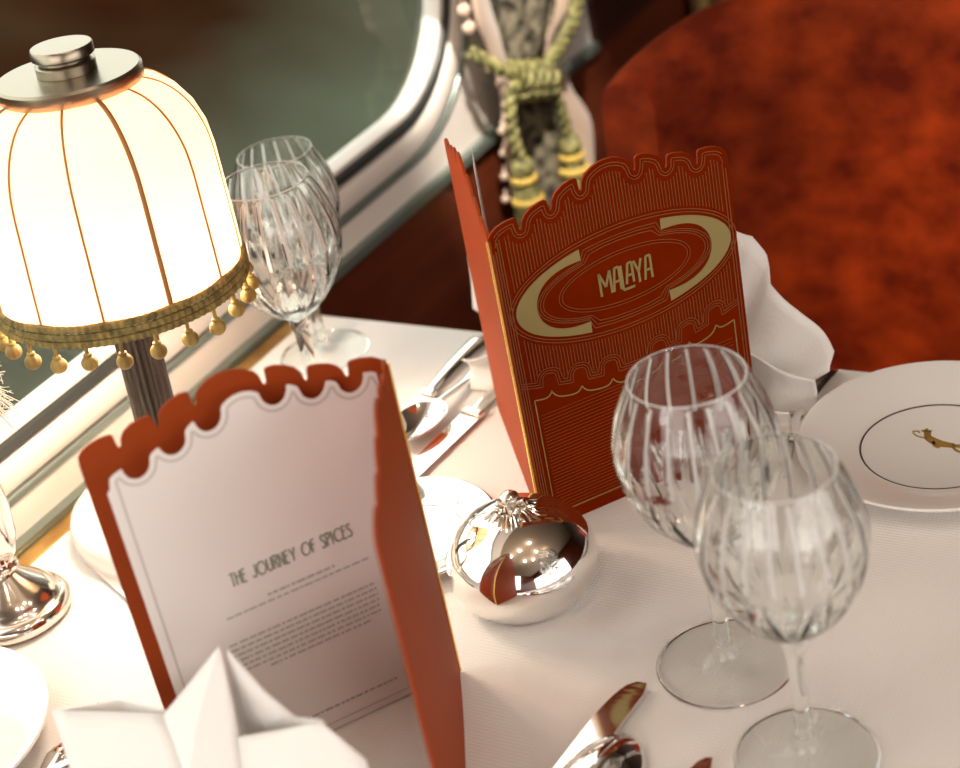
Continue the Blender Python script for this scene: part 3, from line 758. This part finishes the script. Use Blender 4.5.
# ------------------------------------------------------------------ plates
def plate(loc, rz, r, label, logo):
    t_ = thing('plate', label, 'plate', loc, rz)
    k = r/8.5
    ob('plate_body', lathe([(.01, .25), (4.2*k, .25), (4.3*k, .03), (4.7*k, .03), (4.9*k, .3), (7.9*k, 1.35), (8.45*k, 1.5), (8.5*k, 1.6), (8.4*k, 1.68), (7.8*k, 1.58), (5.3*k, .72), (4.7*k, .55), (.01, .52)], 96), 'china', t_)
    if logo:
        ob('ring_line', lathe([(4.66*k, .56), (4.68*k, .585), (4.76*k, .6), (4.78*k, .57)], 96, None, False), 'china_line', t_, label='thin dark ring round the plate centre')
        # a small leaping tiger, head to the left, tail curling
        gsl = []
        def blob(p, w_): gsl.append(ribbon(p, w_))
        def ribbon(p, w_):
            q = smooth_pts([(a_, b_, 0) for a_, b_ in p], 4); v, f = [], []
            for i, c in enumerate(q):
                tg = (q[min(i+1, len(q)-1)]-q[max(i-1, 0)]).normalized(); nn = Vector((-tg.y, tg.x, 0)); ww = w_(i/(len(q)-1)) if callable(w_) else w_
                for s_ in (-1, 1): v += [(c.x+nn.x*ww*s_, c.y+nn.y*ww*s_, .54), (c.x+nn.x*ww*s_, c.y+nn.y*ww*s_, .57)]
            for i in range(len(q)-1): f += [(4*i+1, 4*i+3, 4*i+7, 4*i+5), (4*i, 4*i+1, 4*i+5, 4*i+4), (4*i+2, 4*i+6, 4*i+7, 4*i+3)]
            return v, f
        blob([(-.75, .1), (-.3, -.05), (.2, -.08), (.75, .08)], lambda t: .16+.07*sin(pi*t))
        blob([(-.7, .12), (-.85, .35), (-.95, .5)], lambda t: .16)
        blob([(-.88, .42), (-.82, .62)], .06); blob([(-1.0, .5), (-1.1, .66)], .06)
        blob([(-.95, .45), (-1.2, .40)], lambda t: .1-.04*t)
        blob([(-.6, 0), (-1.0, -.1), (-1.35, .0), (-1.5, .15), (-1.3, .26), (-1.15, .16)], .035)
        blob([(-.25, -.1), (.05, -.38), (.3, -.36)], .07)
        blob([(.7, .05), (1.1, .12), (1.45, 0)], .08); blob([(.7, .02), (1.05, -.2), (1.4, -.22)], .07)
        blob([(.75, .12), (1.2, .4), (1.5, .35)], .035)
        em = ob('emblem', join(*gsl), 'china_gold', t_, label='gold leaping animal emblem'); em.scale = (1.35, 1.35, 1); em.rotation_euler.z = R(18); em.location = (-.003, .003, 0)
    return t_
plate((-28.4, 89.0, 0.0), R(-36), 8.5, 'white plate with dark ring and gold leaping animal emblem, at far right', True)
plate((-75.2, 45.6, 0.0), 0, 8.4, 'plain white side plate at the bottom left corner, near the silver vase foot', False)

# ------------------------------------------------------------------ cutlery
def flat_handle(y0, y1, w0, w1, th=.22, bow=.5):
    """handle along +y, widening, slightly bowed"""
    def fn(u, v):
        t_ = v; a = u*2*pi; wd = w0+(w1-w0)*t_**1.5
        if t_ > .9: wd *= sqrt(max(0.02, 1-((t_-.9)/.1)**2*.9))
        return (wd*cos(a), y0+(y1-y0)*t_, .3+bow*sin(pi*t_)*.5+th*sin(a)*(.9 if t_ < .97 else .5))
    g_ = grid(fn, 12, 24); n = 13
    return g_[0], g_[1]+[tuple(range(12, -1, -1)), tuple(24*n+i for i in range(13))]
def knife(loc, rz, label, ln=20, wide=1.0):
    k = thing('knife', label, 'knife', loc, rz, 'table knives')
    L_ = ln*.52; n = 24; v, f = [], []
    for i in range(n+1):
        t_ = i/n; y = -L_*t_; wl = -.62*wide; wr = .72*wide*(1 if t_ < .6 else sqrt(max(0.003, 1-((t_-.6)/.4)**2.4)))
        if t_ > .93: wl = -.62*wide+ (t_-.93)/.07*.25
        wr = max(wr-.0, wl+.04)
        v += [(wl, y, .42), (wl, y, .24), (wr, y, .30), (wr, y, .34)]
    for i in range(n):
        for a_ in range(4): b_ = (a_+1) % 4; f.append((4*i+a_, 4*i+b_, 4*i+4+b_, 4*i+4+a_))
    f += [(0, 1, 2, 3), (4*n+3, 4*n+2, 4*n+1, 4*n)]
    ob('blade', (v, f), 'silver', k, False)
    o_ = ob('bolster', box(-.68*wide, .74*wide, -.1, .75, .08, .62), 'silver_worn', k); bevel(o_, .16, 3)
    ob('handle', flat_handle(.5, ln*.48, .5, .85, .24, .3), 'silver', k)
    return k
def spoon(loc, rz, label, sc_=1.0, down=False):
    s_ = thing('spoon', label, 'spoon', loc, rz)
    def bowl(u, v):
        a = u*2*pi; r = v; y = -3.0*cos(a)*r; wd = 1.95*(1-.13*cos(a)); x = wd*sin(a)*r
        z = .15+1.05*(1-r*r) if down else .15+1.05*r*r
        return (x*sc_, (y-3.0)*sc_, z)
    o_ = ob('bowl', grid(bowl, 40, 12), 'silver', s_); solid(o_, .12, 0)
    h = flat_handle(0, 13*sc_, .34, .9, .16, .6)
    ob('handle', ([(x, y-.3, z+(.75 if not down else .1)*max(0, 1-y/4)) for x, y, z in h[0]], h[1]), 'silver', s_)
    return s_
def fork(loc, rz, label, ln=18):
    k = thing('fork', label, 'fork', loc, rz, 'table forks')
    def prong(x0):
        return tube(smooth_pts([(x0*.8, -2.4, .55), (x0, -3.6, .35), (x0, -5.2, .3), (x0*.95, -6.6, .65)], 4), lambda t: .19-.12*t, 6)
    for x0 in (-.95, -.32, .32, .95): ob('tine', prong(x0), 'silver', k)
    def neck(u, v):
        a = u*2*pi; t_ = v; wd = .32+.85*max(0, min(1, (t_-.35)/.5))**.8; 
        if t_ > .92: wd *= .97
        return (wd*cos(a), .6-3.4*t_, .6-.1*t_+.14*sin(a))
    ob('root', grid(neck, 12, 14), 'silver', k)
    ob('handle', flat_handle(.2, ln-6.6, .33, .9, .16, .5), 'silver', k)
    return k
knife((-60.4, 86.0, 0), R(-4), 'silver knife with stepped bolster, left of the MALAYA menu', 21, 1.15)
knife((-65.1, 87.7, 0), R(0), 'slim silver butter knife nearest the table corner, beyond the spoon', 18, .9)
spoon((-63.0, 86.2, 0), R(-3), 'silver soup spoon between the two knives beside the MALAYA menu', .95)
fork((-38.0, 90.6, 0), R(2), 'silver fork by the white plate, half under the far napkin', 13.2)
fork((-40.6, 90.2, 0), R(2), 'silver fork between the far napkin and the front goblet rim', 13.2)
knife((-38.2, 52.6, 0), R(176) , 'silver knife at bottom centre with rounded tip, beside the upturned spoon', 21, 1.3)
spoon((-36.4, 52.9, .1), R(179), 'silver spoon at the bottom edge reflecting amber light', 1.12, True)
knife((-32.0, 49.3, 0), R(178), 'silver knife tip just entering the bottom edge, right of the spoon', 19, .9)
fork((-65.8, 45.9, 0), R(180), 'silver fork at lower left beside the folded napkin', 18)
knife((-71.7, 61.9, .0), R(-113.6), 'small silver butter knife tip at the lamp foot, left of the open menu', 12, .7)

# ------------------------------------------------------------------ napkins
def sheet(name, rows, parent, th=.14, sub=2):
    nu_ = len(rows[0])-1; nv_ = len(rows)-1
    v = [p for r_ in rows for p in r_]
    f = [(j*(nu_+1)+i, j*(nu_+1)+i+1, (j+1)*(nu_+1)+i+1, (j+1)*(nu_+1)+i) for j in range(nv_) for i in range(nu_)]
    o_ = ob(name, (v, f), 'napkin', parent); solid(o_, th); subd(o_, sub).modifiers['smooth'].subdivision_type = 'SIMPLE'; return o_
def crease(o_, w_=.8):
    me = o_.data; at_ = me.attributes.new('crease_edge', 'FLOAT', 'EDGE'); at_.data.foreach_set('value', [w_]*len(me.edges)); return o_
np_ = thing('napkin', 'white starched napkin folded into peaks in front of the open menu', 'napkin', (-50, 43, 0))
def q_(x, y, z): return (x+50, y-43, z)
# left wing: a hollow fold whose mouth runs from the left tip to the valley
o = sheet('left_fold', [[q_(-60.7, 44.9, 8.0), q_(-57.4, 45.5, 8.3), q_(-54.2, 46.1, 8.5)],
                        [q_(-58.0, 42.6, 5.6), q_(-55, 43.4, 5.8), q_(-51.8, 44.2, 6.2)],
                        [q_(-54.0, 40.6, 0.1), q_(-51.5, 41, 0.1), q_(-48.5, 42.0, 0.1)]], np_); crease(o, .9)
o = sheet('left_fold', [[q_(-60.7, 44.9, 8.0), q_(-57.6, 46.6, 8.1), q_(-54.2, 46.3, 8.5)],
                        [q_(-59.6, 45.2, 4.5), q_(-57, 46.8, 4.5), q_(-53.8, 46.2, 4.5)],
                        [q_(-56.5, 44.6, 0.1), q_(-54.8, 45.6, .1), q_(-52.5, 45.8, 0.1)]], np_); crease(o, .9)
o = sheet('centre_fold', [[q_(-49.9, 47.0, 13.0), q_(-49.9, 47.0, 13.0), q_(-49.9, 47.0, 13.0)],
                          [q_(-52.4, 46.5, 10.3), q_(-50.6, 45.3, 10.4), q_(-49.2, 46.0, 10.4)],
                          [q_(-54.2, 46.1, 8.4), q_(-51.2, 44.0, 7.6), q_(-48.9, 45.4, 8.6)],
                          [q_(-52.8, 44.8, 3.0), q_(-50.4, 42.2, 3.0), q_(-48.2, 43.8, 3.0)],
                          [q_(-52.4, 44.5, 0.1), q_(-50, 41.6, 0.1), q_(-47.6, 43, 0.1)]], np_); crease(o, .85)
o = sheet('right_fold', [[q_(-44.2, 46.2, 10.5), q_(-44.2, 46.2, 10.5), q_(-44.2, 46.2, 10.5)],
                         [q_(-48.9, 45.4, 9.0), q_(-45.4, 44.6, 8.2), q_(-41.8, 45.8, 9.2)],
                         [q_(-48.6, 44.2, 5.0), q_(-45.0, 42.2, 4.4), q_(-40.6, 44.4, 6.2)],
                         [q_(-47.8, 43, 0.1), q_(-44.5, 41.0, .1), q_(-41.0, 42.5, 0.1)]], np_); crease(o, .85)
o = sheet('back_fold', [[q_(-49.6, 47.1, 12.8), q_(-47.6, 46.7, 11.0), q_(-46.4, 46.9, 9.6), q_(-44.3, 46.4, 10.4)],
                        [q_(-50.6, 47.0, 5), q_(-48.2, 46.9, 5), q_(-46.2, 46.8, 5), q_(-42.4, 45.6, 5)],
                        [q_(-51, 46.6, 0.1), q_(-48.6, 46.5, .1), q_(-46, 46, .1), q_(-42.4, 44.6, 0.1)]], np_); crease(o, .8)
nf = thing('napkin', 'white cloth napkin fanned out behind the MALAYA menu, next to the plate', 'napkin', (-47, 92, 0))
def n_pt(x, y, z): return (x+47, y-92, z)
FAN = [(-16.4, 4.5), (-16.2, 8.6), (-13, 11), (-7, 12.4), (0, 13), (4.4, 12.6), (6.0, 12.0), (6.6, 10.4), (6.8, 8.6), (8.6, 6.9), (9.8, 5.3), (10.7, 3.9), (10.4, 2.6)]
def fan(u, v):
    k = u*(len(FAN)-1); i = min(int(k), len(FAN)-2); w_ = k-i
    px = FAN[i][0]+(FAN[i+1][0]-FAN[i][0])*w_; pz = FAN[i][1]+(FAN[i+1][1]-FAN[i][1])*w_
    bx = -4+u*10; q = v**.85
    return (bx+(px-bx)*q, .6+.75*sin(u*24)*v*(1-.5*v)+.8*v*v, .2+(pz-.2)*v)
o = ob('fan_leaf', grid(fan, 96, 10), 'napkin', nf); solid(o, .12)
def petal(x0, x1, z0, z1, y, bow):
    def fn(u, v):
        x = x0+(x1-x0)*u; zt = z0+(z1-z0)*u
        return (x, y+bow*sin(pi*v)*(.6+.4*sin(u*5))+.3*sin(u*9+y), .25+zt*v*(1-.05*sin(u*9)*v))
    return grid(fn, 24, 10)
o = ob('petal', petal(3.2, 10.0, 5.0, 2.6, -.9, .9), 'napkin', nf); solid(o, .12)
o = ob('petal', petal(2.0, 9.0, 2.8, 1.5, -3.0, 1.6), 'napkin', nf); solid(o, .12)
o = ob('petal', petal(-15.5, -8, 2.4, 4.2, -2.4, 1.4), 'napkin', nf); solid(o, .12)

# ------------------------------------------------------------------ bud vase with its dried flower
va = thing('bud_vase', 'silver footed bud vase cut off by the left frame edge', 'vase', (-78.6, 58.4, 0)); va.scale = (.94, .94, 1)
ob('foot', lathe([(.01, .02), (3.5, .02), (3.78, .3), (3.8, .7), (3.55, 1.05), (3.3, 1.15), (3.3, 1.3), (3.05, 1.45), (2.9, 1.7), (2.4, 2.2), (1.5, 2.9), (.95, 3.4)], 64), 'silver_worn', va)
ob('stem', lathe([(.95, 3.4), (1.2, 3.6), (1.25, 3.8), (1.0, 4.0), (.95, 4.2)], 40, None, False), 'silver_worn', va)
ob('vase_body', lathe([(.95, 4.2), (1.4, 4.7), (1.8, 6), (2.0, 8), (1.9, 10), (1.6, 12), (1.5, 13.2), (1.75, 13.8), (1.65, 13.8), (1.4, 13.2)], 48, None, False), 'silver', va)
fl = thing('dried_flower', 'pale feathery dried flower spilling from the silver vase', 'flower', (-78.6, 58.4, 13.6))
rn = random.Random(11)
ob('flower_stem', tube(smooth_pts([(0, 0, -6), (0, .1, 0), (.6, .8, 1.2), (1.6, 1.6, 2.2)], 6), .16, 6), 'feather', fl)
hd = []
for k in range(90):
    a = rn.uniform(0, 2*pi); b_ = rn.uniform(-1.15, .9); ln = rn.uniform(1.6, 2.9); d0 = Vector((cos(a)*cos(b_), sin(a)*cos(b_), sin(b_)))
    p0 = Vector((1.6, 1.6, 2.2)); p1 = p0+d0*ln*.55; p2 = p0+d0*ln+Vector((0, 0, -.9))
    hd.append(tube([p0, p1, p2], lambda t: .07-.045*t, 4))
    for j in range(4):
        t_ = .4+.15*j; c = p0.lerp(p2, t_)+Vector((0, 0, .5*(1-t_))); e = c+Vector((rn.uniform(-.6, .6), rn.uniform(-.6, .6), rn.uniform(-.6, .2)))
        hd.append(tube([c, e], .03, 3))
ob('flower_head', join(*hd), 'feather', fl)
